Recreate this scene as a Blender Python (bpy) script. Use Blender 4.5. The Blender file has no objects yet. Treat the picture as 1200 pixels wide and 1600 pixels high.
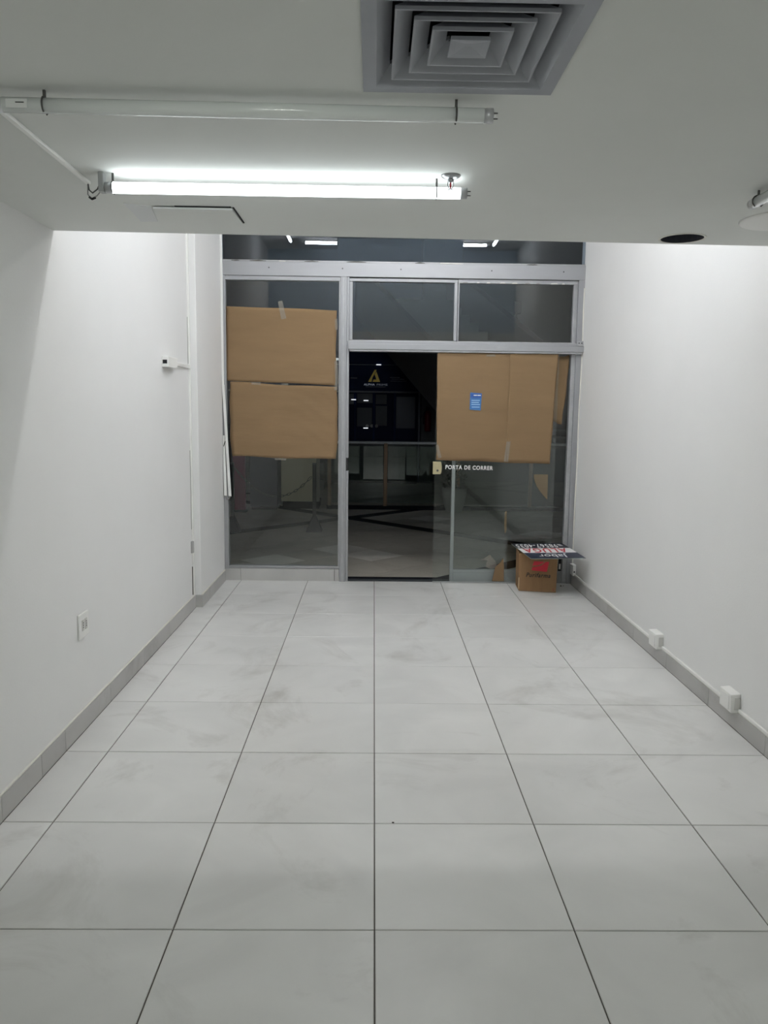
import bpy, bmesh, math, random
from mathutils import Vector, Matrix
random.seed(7)
S = bpy.context.scene
COL = S.collection

# ------------------------------------------------------------------ camera
YAW, PITCH, ROLL = 0.014464, -0.131496, 0.012552
cy_, sy_, cp_, sp_ = math.cos(YAW), math.sin(YAW), math.cos(PITCH), math.sin(PITCH)
fw = Vector((sy_ * cp_, cy_ * cp_, sp_)); rt = Vector((cy_, -sy_, 0)); up = rt.cross(fw)
c_, s_ = math.cos(ROLL), math.sin(ROLL)
r2 = c_ * rt + s_ * up; u2 = -s_ * rt + c_ * up
cd = bpy.data.cameras.new('camera'); cam = bpy.data.objects.new('camera', cd); COL.objects.link(cam)
cam.matrix_world = Matrix(((r2.x, u2.x, -fw.x, -0.01816), (r2.y, u2.y, -fw.y, -1.52806),
                           (r2.z, u2.z, -fw.z, 1.54151), (0, 0, 0, 1)))
cd.sensor_width = 36.0; cd.lens = 1208.5 * 36 / 1600; cd.clip_start = 0.02; cd.clip_end = 200
S.camera = cam

# ------------------------------------------------------------------ world, exposure
W = bpy.data.worlds.new('world'); S.world = W; W.use_nodes = True
W.node_tree.nodes['Background'].inputs[0].default_value = (0.55, 0.68, 0.9, 1)
W.node_tree.nodes['Background'].inputs[1].default_value = 0.035
vs = S.view_settings
vs.view_transform = 'Standard'; vs.look = 'None'; vs.gamma = 1.0; vs.use_curve_mapping = False
vs.exposure = 0.0
LOW_TUBE, HIGH_TUBE, REAR_TUBE = 7.5, 71.0, 60.0      # lit fluorescent tubes

# ------------------------------------------------------------------ materials
def srgb(r, g, b):
    f = lambda v: (v / 255 / 12.92) if v / 255 <= 0.04045 else ((v / 255 + 0.055) / 1.055) ** 2.4
    return (f(r), f(g), f(b), 1)

MATS = {}
def mat(name, col, rough=0.6, metal=0.0, spec=0.5, var=0.0, vscale=3.0, bump=0.0, bscale=60.0, stretch=(1, 1, 1), coat=0.0, detail=4.0):
    if name in MATS: return MATS[name]
    m = bpy.data.materials.new(name); m.use_nodes = True; nt = m.node_tree
    b = nt.nodes['Principled BSDF']
    b.inputs['Base Color'].default_value = col
    b.inputs['Roughness'].default_value = rough
    b.inputs['Metallic'].default_value = metal
    b.inputs['Specular IOR Level'].default_value = spec
    b.inputs['Coat Weight'].default_value = coat
    if var or bump:
        tc = nt.nodes.new('ShaderNodeNewGeometry'); mp = nt.nodes.new('ShaderNodeMapping')
        mp.inputs['Scale'].default_value = stretch
        nt.links.new(tc.outputs['Position'], mp.inputs['Vector'])
    if var:
        n = nt.nodes.new('ShaderNodeTexNoise'); n.inputs['Scale'].default_value = vscale; n.inputs['Detail'].default_value = detail
        n.inputs['Roughness'].default_value = 0.6
        nt.links.new(mp.outputs[0], n.inputs['Vector'])
        r = nt.nodes.new('ShaderNodeValToRGB')
        r.color_ramp.elements[0].position = 0.3; r.color_ramp.elements[1].position = 0.7
        r.color_ramp.elements[0].color = tuple(c * (1 - var) for c in col[:3]) + (1,)
        r.color_ramp.elements[1].color = tuple(min(1, c * (1 + var * 0.6)) for c in col[:3]) + (1,)
        nt.links.new(n.outputs['Fac'], r.inputs['Fac']); nt.links.new(r.outputs[0], b.inputs['Base Color'])
    if bump:
        n2 = nt.nodes.new('ShaderNodeTexNoise'); n2.inputs['Scale'].default_value = bscale; n2.inputs['Detail'].default_value = 3
        nt.links.new(mp.outputs[0], n2.inputs['Vector'])
        bp = nt.nodes.new('ShaderNodeBump'); bp.inputs['Strength'].default_value = bump; bp.inputs['Distance'].default_value = 0.004
        nt.links.new(n2.outputs['Fac'], bp.inputs['Height']); nt.links.new(bp.outputs[0], b.inputs['Normal'])
    MATS[name] = m
    return m

def emis(name, col, st):
    m = bpy.data.materials.new(name); m.use_nodes = True; nt = m.node_tree
    for n in list(nt.nodes): nt.nodes.remove(n)
    e = nt.nodes.new('ShaderNodeEmission'); e.inputs[0].default_value = col; e.inputs[1].default_value = st
    o = nt.nodes.new('ShaderNodeOutputMaterial'); nt.links.new(e.outputs[0], o.inputs[0])
    return m

def glass(name, tint, ior=1.5, gain=1.0, rough=0.0, rcol=(1, 1, 1, 1)):
    """thin architectural glass: clear with a Fresnel mirror reflection on each face"""
    m = bpy.data.materials.new(name); m.use_nodes = True; nt = m.node_tree
    for n in list(nt.nodes): nt.nodes.remove(n)
    t = nt.nodes.new('ShaderNodeBsdfTransparent'); t.inputs[0].default_value = tint
    g = nt.nodes.new('ShaderNodeBsdfGlossy'); g.inputs['Roughness'].default_value = rough; g.inputs['Color'].default_value = rcol
    f = nt.nodes.new('ShaderNodeFresnel'); f.inputs['IOR'].default_value = ior
    ge = nt.nodes.new('ShaderNodeNewGeometry'); ic = nt.nodes.new('ShaderNodeMix'); ic.data_type = 'FLOAT'
    ic.inputs[2].default_value = ior; ic.inputs[3].default_value = ior
    nt.links.new(ge.outputs['Backfacing'], ic.inputs[0])
    # the same index on both sides of the sheet, so no total reflection inside
    dv = nt.nodes.new('ShaderNodeMath'); dv.operation = 'DIVIDE'; dv.inputs[0].default_value = 1.0; dv.inputs[1].default_value = ior
    nt.links.new(dv.outputs[0], ic.inputs[3]); nt.links.new(ic.outputs[0], f.inputs['IOR'])
    k = nt.nodes.new('ShaderNodeMath'); k.operation = 'MULTIPLY'; k.inputs[1].default_value = gain; k.use_clamp = True
    nt.links.new(f.outputs[0], k.inputs[0])
    mx = nt.nodes.new('ShaderNodeMixShader'); o = nt.nodes.new('ShaderNodeOutputMaterial')
    nt.links.new(k.outputs[0], mx.inputs[0]); nt.links.new(t.outputs[0], mx.inputs[1]); nt.links.new(g.outputs[0], mx.inputs[2])
    nt.links.new(mx.outputs[0], o.inputs[0])
    MATS[name] = m
    return m

def tile_mat(name, col, rough, joints=False):
    """glazed porcelain: soft cloudy mottling, a few grey smudges, a little gloss variation"""
    m = bpy.data.materials.new(name); m.use_nodes = True; nt = m.node_tree; b = nt.nodes['Principled BSDF']
    ge = nt.nodes.new('ShaderNodeNewGeometry'); oi = nt.nodes.new('ShaderNodeObjectInfo')
    off = nt.nodes.new('ShaderNodeVectorMath'); off.operation = 'MULTIPLY_ADD'
    off.inputs[1].default_value = (1, 1, 1)
    sc = nt.nodes.new('ShaderNodeMath'); sc.operation = 'MULTIPLY'; sc.inputs[1].default_value = 13.0
    nt.links.new(oi.outputs['Random'], sc.inputs[0])
    nt.links.new(ge.outputs['Position'], off.inputs[0]); nt.links.new(sc.outputs[0], off.inputs[2])
    n1 = nt.nodes.new('ShaderNodeTexNoise'); n1.inputs['Scale'].default_value = 2.2; n1.inputs['Detail'].default_value = 5
    n1.inputs['Distortion'].default_value = 0.8
    nt.links.new(off.outputs[0], n1.inputs['Vector'])
    n2 = nt.nodes.new('ShaderNodeTexNoise'); n2.inputs['Scale'].default_value = 1.3; n2.inputs['Detail'].default_value = 7
    n2.inputs['Roughness'].default_value = 0.65; n2.inputs['Distortion'].default_value = 1.5
    nt.links.new(ge.outputs['Position'], n2.inputs['Vector'])
    r1 = nt.nodes.new('ShaderNodeValToRGB'); r1.color_ramp.elements[0].position = 0.3; r1.color_ramp.elements[1].position = 0.75
    r1.color_ramp.elements[0].color = tuple(c * 0.90 for c in col[:3]) + (1,)
    r1.color_ramp.elements[1].color = tuple(c * 1.04 for c in col[:3]) + (1,)
    nt.links.new(n1.outputs['Fac'], r1.inputs['Fac'])
    r2_ = nt.nodes.new('ShaderNodeValToRGB'); r2_.color_ramp.elements[0].position = 0.54; r2_.color_ramp.elements[1].position = 0.74
    r2_.color_ramp.elements[0].color = (1, 1, 1, 1); r2_.color_ramp.elements[1].color = (0.75, 0.74, 0.72, 1)
    nt.links.new(n2.outputs['Fac'], r2_.inputs['Fac'])
    mx = nt.nodes.new('ShaderNodeMix'); mx.data_type = 'RGBA'; mx.blend_type = 'MULTIPLY'; mx.inputs[0].default_value = 1
    nt.links.new(r1.outputs[0], mx.inputs[6]); nt.links.new(r2_.outputs[0], mx.inputs[7])
    vr = nt.nodes.new('ShaderNodeMapRange'); vr.inputs[3].default_value = 0.965; vr.inputs[4].default_value = 1.02
    nt.links.new(oi.outputs['Random'], vr.inputs[0])
    hv = nt.nodes.new('ShaderNodeHueSaturation'); nt.links.new(vr.outputs[0], hv.inputs['Value']); nt.links.new(mx.outputs[2], hv.inputs['Color'])
    nt.links.new(hv.outputs[0], b.inputs['Base Color'])
    b.inputs['Roughness'].default_value = rough; b.inputs['Specular IOR Level'].default_value = 0.4
    MATS[name] = m
    return m

PAINT = mat('white_wall_paint', srgb(236, 236, 234), 0.75, var=0.02, vscale=1.2, bump=0.12, bscale=90)
CEILP = mat('ceiling_paint', srgb(226, 228, 224), 0.8, var=0.03, vscale=1.6, bump=0.10, bscale=45)
TILE = tile_mat('porcelain_floor_tile', srgb(222, 222, 219), 0.32)
SKIRT = tile_mat('porcelain_skirting', srgb(188, 187, 184), 0.35)
GROUT = mat('grey_grout', srgb(92, 88, 82), 0.9, var=0.15, vscale=20)
CAULK = mat('white_caulk', srgb(222, 221, 212), 0.6, var=0.05, vscale=20)
ALU = mat('brushed_aluminium', srgb(160, 161, 163), 0.42, metal=0.35, var=0.06, vscale=5, bump=0.05, bscale=80, stretch=(0.3, 1, 1))
ALUD = mat('worn_aluminium', srgb(172, 173, 174), 0.45, metal=0.35, var=0.14, vscale=14, bump=0.08, bscale=90)
GLASS = glass('clear_shop_glass', (0.95, 0.975, 0.965, 1))
GLASSU = glass('upper_shop_glass', (0.82, 0.86, 0.90, 1), gain=0.85, rcol=(0.93, 0.97, 1.0, 1))
GLASSM = glass('railing_glass', (0.84, 0.90, 0.88, 1))
KRAFT = mat('brown_kraft_paper', srgb(130, 107, 79), 0.75, spec=0.2, var=0.06, vscale=3.0, bump=0.45, bscale=14, stretch=(0.5, 1, 2.5))
CARD = mat('brown_cardboard', srgb(140, 110, 79), 0.8, spec=0.2, var=0.08, vscale=8, bump=0.1, bscale=120, stretch=(3, 3, 0.4))
PLASW = mat('white_plastic', srgb(240, 240, 236), 0.4, var=0.02, vscale=10)
PLASY = mat('aged_cream_plastic', srgb(178, 168, 132), 0.45, var=0.08, vscale=30)
DARK = mat('black_void', srgb(14, 14, 16), 0.8)
DMETAL = mat('dark_metal_clip', srgb(92, 92, 90), 0.4, metal=0.7)
TUBEOFF = mat('frosted_tube_glass', srgb(232, 237, 235), 0.12, spec=0.6, coat=0.5)
CAPM = mat('tube_end_cap', srgb(190, 192, 194), 0.35, metal=0.5)
DIFF = mat('grey_diffuser_paint', srgb(164, 167, 174), 0.55, var=0.06, vscale=7, bump=0.05, bscale=50)
WHITEINK = mat('white_print', srgb(240, 240, 238), 0.5)
REDINK = mat('red_print', srgb(190, 32, 48), 0.5)
NAVYINK = mat('navy_print', srgb(38, 46, 66), 0.4, spec=0.5)
BLACKINK = mat('black_print', srgb(26, 24, 24), 0.6)
TAPE = mat('yellowed_tape', srgb(196, 172, 138), 0.25)
def film(name, col, cover):
    m = bpy.data.materials.new(name); m.use_nodes = True; nt = m.node_tree; b = nt.nodes['Principled BSDF']
    b.inputs['Base Color'].default_value = col; b.inputs['Roughness'].default_value = 0.25; b.inputs['Alpha'].default_value = cover
    return m
TAPEC = film('clear_packing_tape', srgb(196, 190, 176), 0.20)
BLUEP = mat('blue_flyer_print', srgb(58, 110, 168), 0.45, var=0.08, vscale=20)
T_LOW = emis('lit_tube_cool', (0.90, 0.975, 1.0, 1), LOW_TUBE)
T_HIGH = emis('lit_tube_upper', (0.985, 0.98, 1.0, 1), HIGH_TUBE)
T_REAR = emis('lit_tube_rear', (0.97, 1.0, 0.945, 1), REAR_TUBE)

# ------------------------------------------------------------------ mesh helpers
class B:
    """collects shapes (world coordinates) and links them as one mesh object"""
    def __init__(self): self.bm = bmesh.new()
    def box(self, x0, x1, y0, y1, z0, z1, bev=0.0):
        bm = self.bm
        r = bmesh.ops.create_cube(bm, size=1.0)
        bmesh.ops.scale(bm, verts=r['verts'], vec=(x1 - x0, y1 - y0, z1 - z0))
        bmesh.ops.translate(bm, verts=r['verts'], vec=((x0 + x1) / 2, (y0 + y1) / 2, (z0 + z1) / 2))
        if bev:
            es = list({e for v in r['verts'] for e in v.link_edges})
            bmesh.ops.bevel(bm, geom=es, offset=bev, segments=2, profile=0.5, affect='EDGES')
        return self
    def hexa(self, b, t, bev=0.0):
        """b, t: four bottom / top corners, counter-clockwise seen from above"""
        bm = self.bm
        vb = [bm.verts.new(p) for p in b]; vt = [bm.verts.new(p) for p in t]
        bm.faces.new(vb[::-1]); bm.faces.new(vt)
        for i in range(4): bm.faces.new((vb[i], vb[(i + 1) % 4], vt[(i + 1) % 4], vt[i]))
        if bev:
            es = list({e for v in vb + vt for e in v.link_edges})
            bmesh.ops.bevel(bm, geom=es, offset=bev, segments=2, profile=0.5, affect='EDGES')
        return self
    def cyl(self, p0, p1, r0, r1=None, n=20, caps=True):
        bm = self.bm; r1 = r0 if r1 is None else r1
        p0 = Vector(p0); p1 = Vector(p1); d = p1 - p0
        q = Vector((0, 0, 1)).rotation_difference(d.normalized()).to_matrix()
        a = []; b = []
        for i in range(n):
            t = 2 * math.pi * i / n; o = Vector((math.cos(t), math.sin(t), 0))
            a.append(bm.verts.new(p0 + q @ (o * r0))); b.append(bm.verts.new(p1 + q @ (o * r1)))
        for i in range(n):
            f = bm.faces.new((a[i], a[(i + 1) % n], b[(i + 1) % n], b[i])); f.smooth = True
        if caps: bm.faces.new(a[::-1]); bm.faces.new(b)
        return self
    def lathe(self, c, prof, n=28, axis='z'):
        bm = self.bm; rings = []
        for r, h in prof:
            ring = []
            for i in range(n):
                t = 2 * math.pi * i / n
                ring.append(bm.verts.new((c[0] + r * math.cos(t), c[1] + r * math.sin(t), c[2] + h)))
            rings.append(ring)
        for a, b in zip(rings, rings[1:]):
            for i in range(n):
                f = bm.faces.new((a[i], a[(i + 1) % n], b[(i + 1) % n], b[i])); f.smooth = True
        bm.faces.new(rings[0][::-1]); bm.faces.new(rings[-1])
        return self
    def tube(self, pts, r, n=8):
        bm = self.bm; pts = [Vector(p) for p in pts]; rings = []
        for i, p in enumerate(pts):
            d = (pts[min(i + 1, len(pts) - 1)] - pts[max(i - 1, 0)]).normalized()
            q = Vector((0, 0, 1)).rotation_difference(d).to_matrix()
            rings.append([bm.verts.new(p + q @ Vector((r * math.cos(2 * math.pi * k / n), r * math.sin(2 * math.pi * k / n), 0))) for k in range(n)])
        for a, b in zip(rings, rings[1:]):
            for k in range(n):
                f = bm.faces.new((a[k], a[(k + 1) % n], b[(k + 1) % n], b[k])); f.smooth = True
        bm.faces.new(rings[0][::-1]); bm.faces.new(rings[-1])
        return self
    def prism(self, poly, y0, y1):
        """poly of (x, z), extruded in y"""
        bm = self.bm
        a = [bm.verts.new((x, y0, z)) for x, z in poly]; b = [bm.verts.new((x, y1, z)) for x, z in poly]
        bm.faces.new(a); bm.faces.new(b[::-1]); n = len(poly)
        for i in range(n): bm.faces.new((a[i], b[i], b[(i + 1) % n], a[(i + 1) % n]))
        return self
    def flat(self, poly, z0, z1):
        """poly of (x, y), extruded in z"""
        bm = self.bm
        a = [bm.verts.new((x, y, z0)) for x, y in poly]; b = [bm.verts.new((x, y, z1)) for x, y in poly]
        bm.faces.new(a[::-1]); bm.faces.new(b); n = len(poly)
        for i in range(n): bm.faces.new((a[i], a[(i + 1) % n], b[(i + 1) % n], b[i]))
        return self
    def build(self, name, m, parent=None):
        bm = self.bm
        bmesh.ops.recalc_face_normals(bm, faces=bm.faces)
        me = bpy.data.meshes.new(name)
        o = bpy.data.objects.new(name, me); COL.objects.link(o)
        if parent is not None:
            o.parent = parent
            L = wloc(parent)
            bmesh.ops.translate(bm, verts=bm.verts, vec=-L)
        bm.to_mesh(me); bm.free()
        me.materials.append(m)
        return o

def wloc(o):
    L = Vector(o.location)
    while o.parent is not None:
        o = o.parent; L += Vector(o.location)
    return L

def thing(name, label, cat, loc=(0, 0, 0), group=None):
    o = bpy.data.objects.new(name, None); COL.objects.link(o); o.location = loc; o.empty_display_size = 0.05
    return tag(o, label, cat, group)

def tag(o, label, cat, group=None):
    o['label'] = label; o['category'] = cat
    if group: o['group'] = group
    return o

def struct(o, label=None, cat=None):
    o['kind'] = 'structure'
    if label: o['label'] = label
    if cat: o['category'] = cat
    return o

def bake(o):
    """apply modifiers, keep the mesh"""
    dg = bpy.context.evaluated_depsgraph_get(); dg.update()
    me = bpy.data.meshes.new_from_object(o.evaluated_get(dg))
    o.modifiers.clear(); o.data = me

def cut(o, cutters):
    for c in cutters:
        md = o.modifiers.new('cut', 'BOOLEAN'); md.operation = 'DIFFERENCE'; md.solver = 'EXACT'; md.object = c
    bake(o)
    for c in cutters: bpy.data.objects.remove(c, do_unlink=True)

def text(name, body, size, m, parent, loc, xdir, ydir, width=None, height=None, bold=0.0, depth=0.0006, shear=0.0, align='CENTER'):
    """raised lettering; xdir = reading direction, ydir = letter-up direction"""
    cu = bpy.data.curves.new(name, 'FONT'); cu.body = body; cu.size = 1.0; cu.align_x = align; cu.align_y = 'CENTER'
    cu.offset = min(bold, 0.018); cu.extrude = 0.5; cu.space_character = 1.0 + 7.0 * min(bold, 0.03); cu.shear = shear
    to = bpy.data.objects.new('tmp_text', cu); COL.objects.link(to)
    dg = bpy.context.evaluated_depsgraph_get(); dg.update()
    me = bpy.data.meshes.new_from_object(to.evaluated_get(dg)); bpy.data.objects.remove(to, do_unlink=True)
    xs = [v.co.x for v in me.vertices]; ys = [v.co.y for v in me.vertices]
    cx, cy = (min(xs) + max(xs)) / 2, (min(ys) + max(ys)) / 2
    sx = width / (max(xs) - min(xs)) if width else 1.0
    sy = height / (max(ys) - min(ys)) if height else sx
    x = Vector(xdir).normalized(); y = Vector(ydir).normalized(); z = x.cross(y)
    L = Vector(loc)
    o = bpy.data.objects.new(name, me); COL.objects.link(o)
    base = Vector((0, 0, 0))
    if parent is not None:
        o.parent = parent; base = wloc(parent)
    for v in me.vertices:
        p = (v.co.x - cx) * sx, (v.co.y - cy) * sy, v.co.z * 2 * depth
        v.co = L + x * p[0] + y * p[1] + z * p[2] - base
    me.materials.clear(); me.materials.append(m)
    return o

# ================================================================== THE ROOM SHELL
XL, XR, XP = -1.40, 1.79, -1.345          # left wall, right wall, front left pier
YB, YF = -3.0, 5.34                        # back wall, shopfront plane
ZC, ZT = 2.285, 3.57                       # low ceiling (mezzanine soffit), high ceiling
YE0, YE1 = 1.935, 2.022                    # mezzanine edge at the left / right wall

floor = struct(B().box(XL - 0.1, XR + 0.1, YB - 0.1, 5.40, -0.08, -0.004).build('floor', GROUT))
tcache = {}
def floor_tile(x0, x1, y0, y1, ztop, m, parent, gap=0.0022, name='tile'):
    w, d = round(x1 - x0 - 2 * gap, 4), round(y1 - y0 - 2 * gap, 4)
    key = (w, d, m.name)
    if key not in tcache:
        c = 0.0015; bm = bmesh.new()
        def ring(k, z): return [bm.verts.new((sx * (w / 2 - k), sy * (d / 2 - k), z)) for sx, sy in ((-1, -1), (1, -1), (1, 1), (-1, 1))]
        a, b, t = ring(0, -0.007), ring(0, -c), ring(c, 0)
        for p, q in ((a, b), (b, t)):
            for i in range(4): bm.faces.new((p[i], p[(i + 1) % 4], q[(i + 1) % 4], q[i]))
        bm.faces.new(t)
        me = bpy.data.meshes.new(name); bm.to_mesh(me); bm.free(); me.materials.append(m); tcache[key] = me
    o = bpy.data.objects.new(name, tcache[key]); COL.objects.link(o); o.parent = parent
    o.location = ((x0 + x1) / 2, (y0 + y1) / 2, ztop)
    return o
xs = [XL + 0.012, -1.2, -0.6, 0.0, 0.6, 1.2, XR - 0.012]
ysr = [-3.0 + 0.6 * k for k in range(14)] + [5.335]
for i in range(len(xs) - 1):
    for j in range(len(ysr) - 1):
        floor_tile(xs[i], xs[i + 1], ysr[j], ysr[j + 1], random.uniform(-0.0003, 0.0003), TILE, floor)

struct(B().box(XL - 0.15, XL, YB - 0.15, 5.45, -0.08, ZT + 0.1).build('wall_left', PAINT))
struct(B().box(XR, XR + 0.15, YB - 0.15, 5.45, -0.08, ZT + 0.1).build('wall_right', PAINT))
struct(B().box(XL, XR, YB - 0.15, YB, -0.08, ZT + 0.1).build('wall_back', PAINT))
struct(B().box(XL, XP, 4.372, 5.45, -0.05, ZT, 0.004).build('wall_pier', PAINT))

# mezzanine slab = the low ceiling; openings for the air diffuser and the downlight
bslab = B().flat([(XL, YB), (XR, YB), (XR, YE1), (XL, YE0)], ZC, ZC + 0.26)
slab = bslab.build('ceiling', CEILP)
DX, DY = 0.169, 0.178
HX, HY, HR = 1.292, 1.888, 0.090
cut(slab, [B().box(DX - 0.195, DX + 0.195, DY - 0.195, DY + 0.195, ZC - 0.05, ZC + 0.14).build('cutter', CEILP),
           B().cyl((HX, HY, ZC - 0.05), (HX, HY, ZC + 0.13), HR, n=40).build('cutter', CEILP)])
struct(slab)
struct(B().box(XL - 0.15, XR + 0.15, YB - 0.15, 5.45, ZT, ZT + 0.1).build('ceiling_high', PAINT))

struct(B().flat([(XL, YE0 - 0.12), (XR, YE1 - 0.12), (XR, YE1 - 0.002), (XL, YE0 - 0.002)], ZC + 0.26, ZT).build('wall_mezzanine', mat('pale_blue_paint', srgb(190, 203, 213), 0.75, var=0.02)))

# skirting tiles
def skirting(name, axis_x, thick_dir, y0, y1, h, joints):
    x0, x1 = sorted((axis_x, axis_x + thick_dir * 0.010))
    base = struct(B().box(x0, x1 - 0.001 if thick_dir > 0 else x1, y0, y1, -0.004, h - 0.004).build(name, GROUT))
    js = [y0] + [j for j in joints if y0 < j < y1] + [y1]
    for a, b in zip(js, js[1:]):
        B().box(*sorted((axis_x + thick_dir * 0.001, axis_x + thick_dir * 0.013)), a + 0.0012, b - 0.0012, 0.0, h, 0.0012).build('skirting_tile', SKIRT, base)
    xb0, xb1 = sorted((axis_x, axis_x + thick_dir * 0.011))
    B().box(xb0, xb1, y0, y1, h, h + 0.006, 0.002).build('caulk_bead', CAULK, base)
    return base
joints = [-2.4 + 0.6 * k for k in range(14)]
skirting('baseboard_left', XL, 1, YB, 4.36, 0.097, sorted(joints + [1.55]))
skirting('baseboard_right', XR, -1, YB, 5.30, 0.092, joints)
bp = struct(B().box(XL, XP, 4.361, 4.371, -0.004, 0.093).build('baseboard_pier', GROUT))
B().box(XL + 0.012, XP + 0.012, 4.358, 4.370, 0, 0.097, 0.0012).build('skirting_tile', SKIRT, bp)
B().box(XP, XP + 0.012, 4.372, 4.80, 0, 0.097, 0.0012).build('skirting_tile', SKIRT, bp)
B().box(XP, XP + 0.012, 4.803, 5.30, 0, 0.097, 0.0012).build('skirting_tile', SKIRT, bp)
B().box(XP, XP + 0.010, 4.372, 5.30, 0.097, 0.103, 0.002).build('caulk_bead', CAULK, bp)

# ================================================================== SHOPFRONT
GY = 5.350     # fixed glass plane
def pane(parent, x0, x1, z0, z1, y=GY, t=0.008, m=GLASS, name='glass_pane'):
    return B().box(x0, x1, y - t / 2, y + t / 2, z0, z1).build(name, m, parent)

# header beam, mullions, door track
hd = struct(B().box(-1.340, 1.790, 5.315, 5.385, 2.668, 2.788, 0.003).build('trim_1', ALU), 'wide aluminium header beam across the whole shopfront', 'beam')
B().box(-1.338, 1.788, 5.322, 5.372, 2.788, 2.800, 0.003).build('top_flange', ALUD, hd)
k = -1.25
while k < 1.70:     # torn sealant left along the top of the header
    w = random.uniform(0.05, 0.20)
    if random.random() < 0.62:
        n = 7; top = [(k + w * i / n, 2.7905 + random.uniform(0.0015, 0.007) * math.sin(math.pi * i / n)) for i in range(n + 1)]
        bot = [(k + w * i / n, 2.7885 - random.uniform(0.0, 0.003) * math.sin(math.pi * i / n)) for i in range(n, -1, -1)]
        B().prism(top + bot, 5.3105, 5.321).build('sealant_scrap', mat('dirty_sealant', srgb(96, 94, 90), 0.9, var=0.2, vscale=60) if random.random() < 0.55 else CAULK, hd)
    k += w + random.uniform(0.02, 0.16)
for x in (-0.93, -0.30, 0.20, 0.98, 1.60):
    B().cyl((x, 5.316, 2.735), (x, 5.312, 2.735), 0.006, n=12).build('screw', DMETAL, hd)

mu = struct(B().box(-0.316, -0.262, 5.310, 5.385, -0.003, 2.668, 0.003).build('trim_2', ALU), 'tall aluminium mullion between display window and doorway', 'mullion')
B().box(-0.262, -0.240, 5.322, 5.385, -0.003, 1.00, 0.002).build('door_jamb', ALU, mu)
B().box(-0.262, -0.240, 5.322, 5.385, 1.115, 2.060, 0.002).build('door_jamb', ALU, mu)
B().box(-0.262, -0.2405, 5.322, 5.385, 2.131, 2.668, 0.002).build('transom_jamb', ALU, mu)
B().box(-0.262, -0.247, 5.322, 5.385, 2.060, 2.131).build('transom_jamb', ALU, mu)
B().box(-0.262, -0.246, 5.330, 5.385, 1.00, 1.115).build('strike_recess', mat('strike_black', srgb(30, 30, 32), 0.5), mu)
B().box(-0.296, -0.282, 5.3075, 5.3105, 0.0, 2.66, 0.001).build('cover_strip', ALUD, mu)

tr = struct(B().box(-0.246, 1.797, 5.262, 5.385, 2.056, 2.104, 0.003).build('trim_3', ALU), 'aluminium sliding door track beam under the transom windows', 'beam')
B().box(-0.246, 1.797, 5.285, 5.385, 2.104, 2.130, 0.003).build('track_cover', ALU, tr)
B().box(-0.235, 1.78, 5.275, 5.375, 2.040, 2.056).build('track_channel', ALUD, tr)
B().box(1.735, 1.785, 5.268, 5.284, 2.108, 2.150, 0.002).build('end_bracket', ALUD, tr)
for x in (1.748, 1.771):
    B().cyl((x, 5.268, 2.132), (x, 5.264, 2.132), 0.005, n=10).build('screw', DARK, tr)

rp = struct(B().box(1.738, 1.789, 5.312, 5.385, -0.003, 2.668, 0.003).build('trim_4', ALU), 'aluminium end post against the right wall', 'post')
B().box(1.700, 1.738, 5.325, 5.385, -0.003, 2.050, 0.003).build('glazing_stop', ALUD, rp)
wob = [(1.786 + 0.002 * math.sin(7 * z), 5.306 + 0.003 * math.sin(5 * z + 1), z) for z in [0.12 + 0.08 * i for i in range(32)]]
B().tube(wob, 0.006).build('caulk_bead', CAULK, rp)

# display window on the left
w1 = struct(B().box(-1.344, -1.306, 5.322, 5.385, 0.105, 2.668, 0.003).build('window_1', ALU), 'tall fixed display window with two brown paper sheets', 'window')
B().box(-1.306, -0.316, 5.326, 5.385, 0.112, 0.136, 0.003).build('bottom_rail', ALU, w1)
B().box(-1.306, -0.316, 5.326, 5.385, 2.632, 2.668, 0.003).build('top_rail', ALU, w1)
B().box(-0.330, -0.316, 5.326, 5.385, 0.136, 2.632, 0.002).build('side_stop', ALUD, w1)
pane(w1, -1.306, -0.328, 0.13, 2.64)
bf = struct(B().box(-1.344, -0.316, 5.338, 5.385, -0.004, 0.112).build('baseboard_front', GROUT))
B().box(-1.344, -1.205, 5.326, 5.340, 0.0, 0.110, 0.0012).build('skirting_tile', SKIRT, bf)
B().box(-1.202, -0.362, 5.326, 5.340, 0.0, 0.110, 0.0012).build('skirting_tile', SKIRT, bf)
B().box(-0.359, -0.318, 5.326, 5.340, 0.0, 0.110, 0.0012).build('skirting_tile', SKIRT, bf)

# high glazing above the header, three sheets
w2 = struct(B().box(-1.340, 1.790, 5.335, 5.375, ZT - 0.03, ZT, 0.002).build('window_2', ALUD), 'dark high glazing above the header beam', 'window')
for a, b, lean in ((-1.338, -0.350, 0.0), (-0.347, 0.732, 0.0140), (0.735, 1.788, 0.0)):
    y0, y1 = 5.352, 5.352 - lean
    t = 0.004
    B().hexa([(a, y0 - t, 2.797), (b, y0 - t, 2.797), (b, y0 + t, 2.797), (a, y0 + t, 2.797)],
             [(a, y1 - t, ZT - 0.028), (b, y1 - t, ZT - 0.028), (b, y1 + t, ZT - 0.028), (a, y1 + t, ZT - 0.028)]).build('glass_pane', GLASSU, w2)

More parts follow.
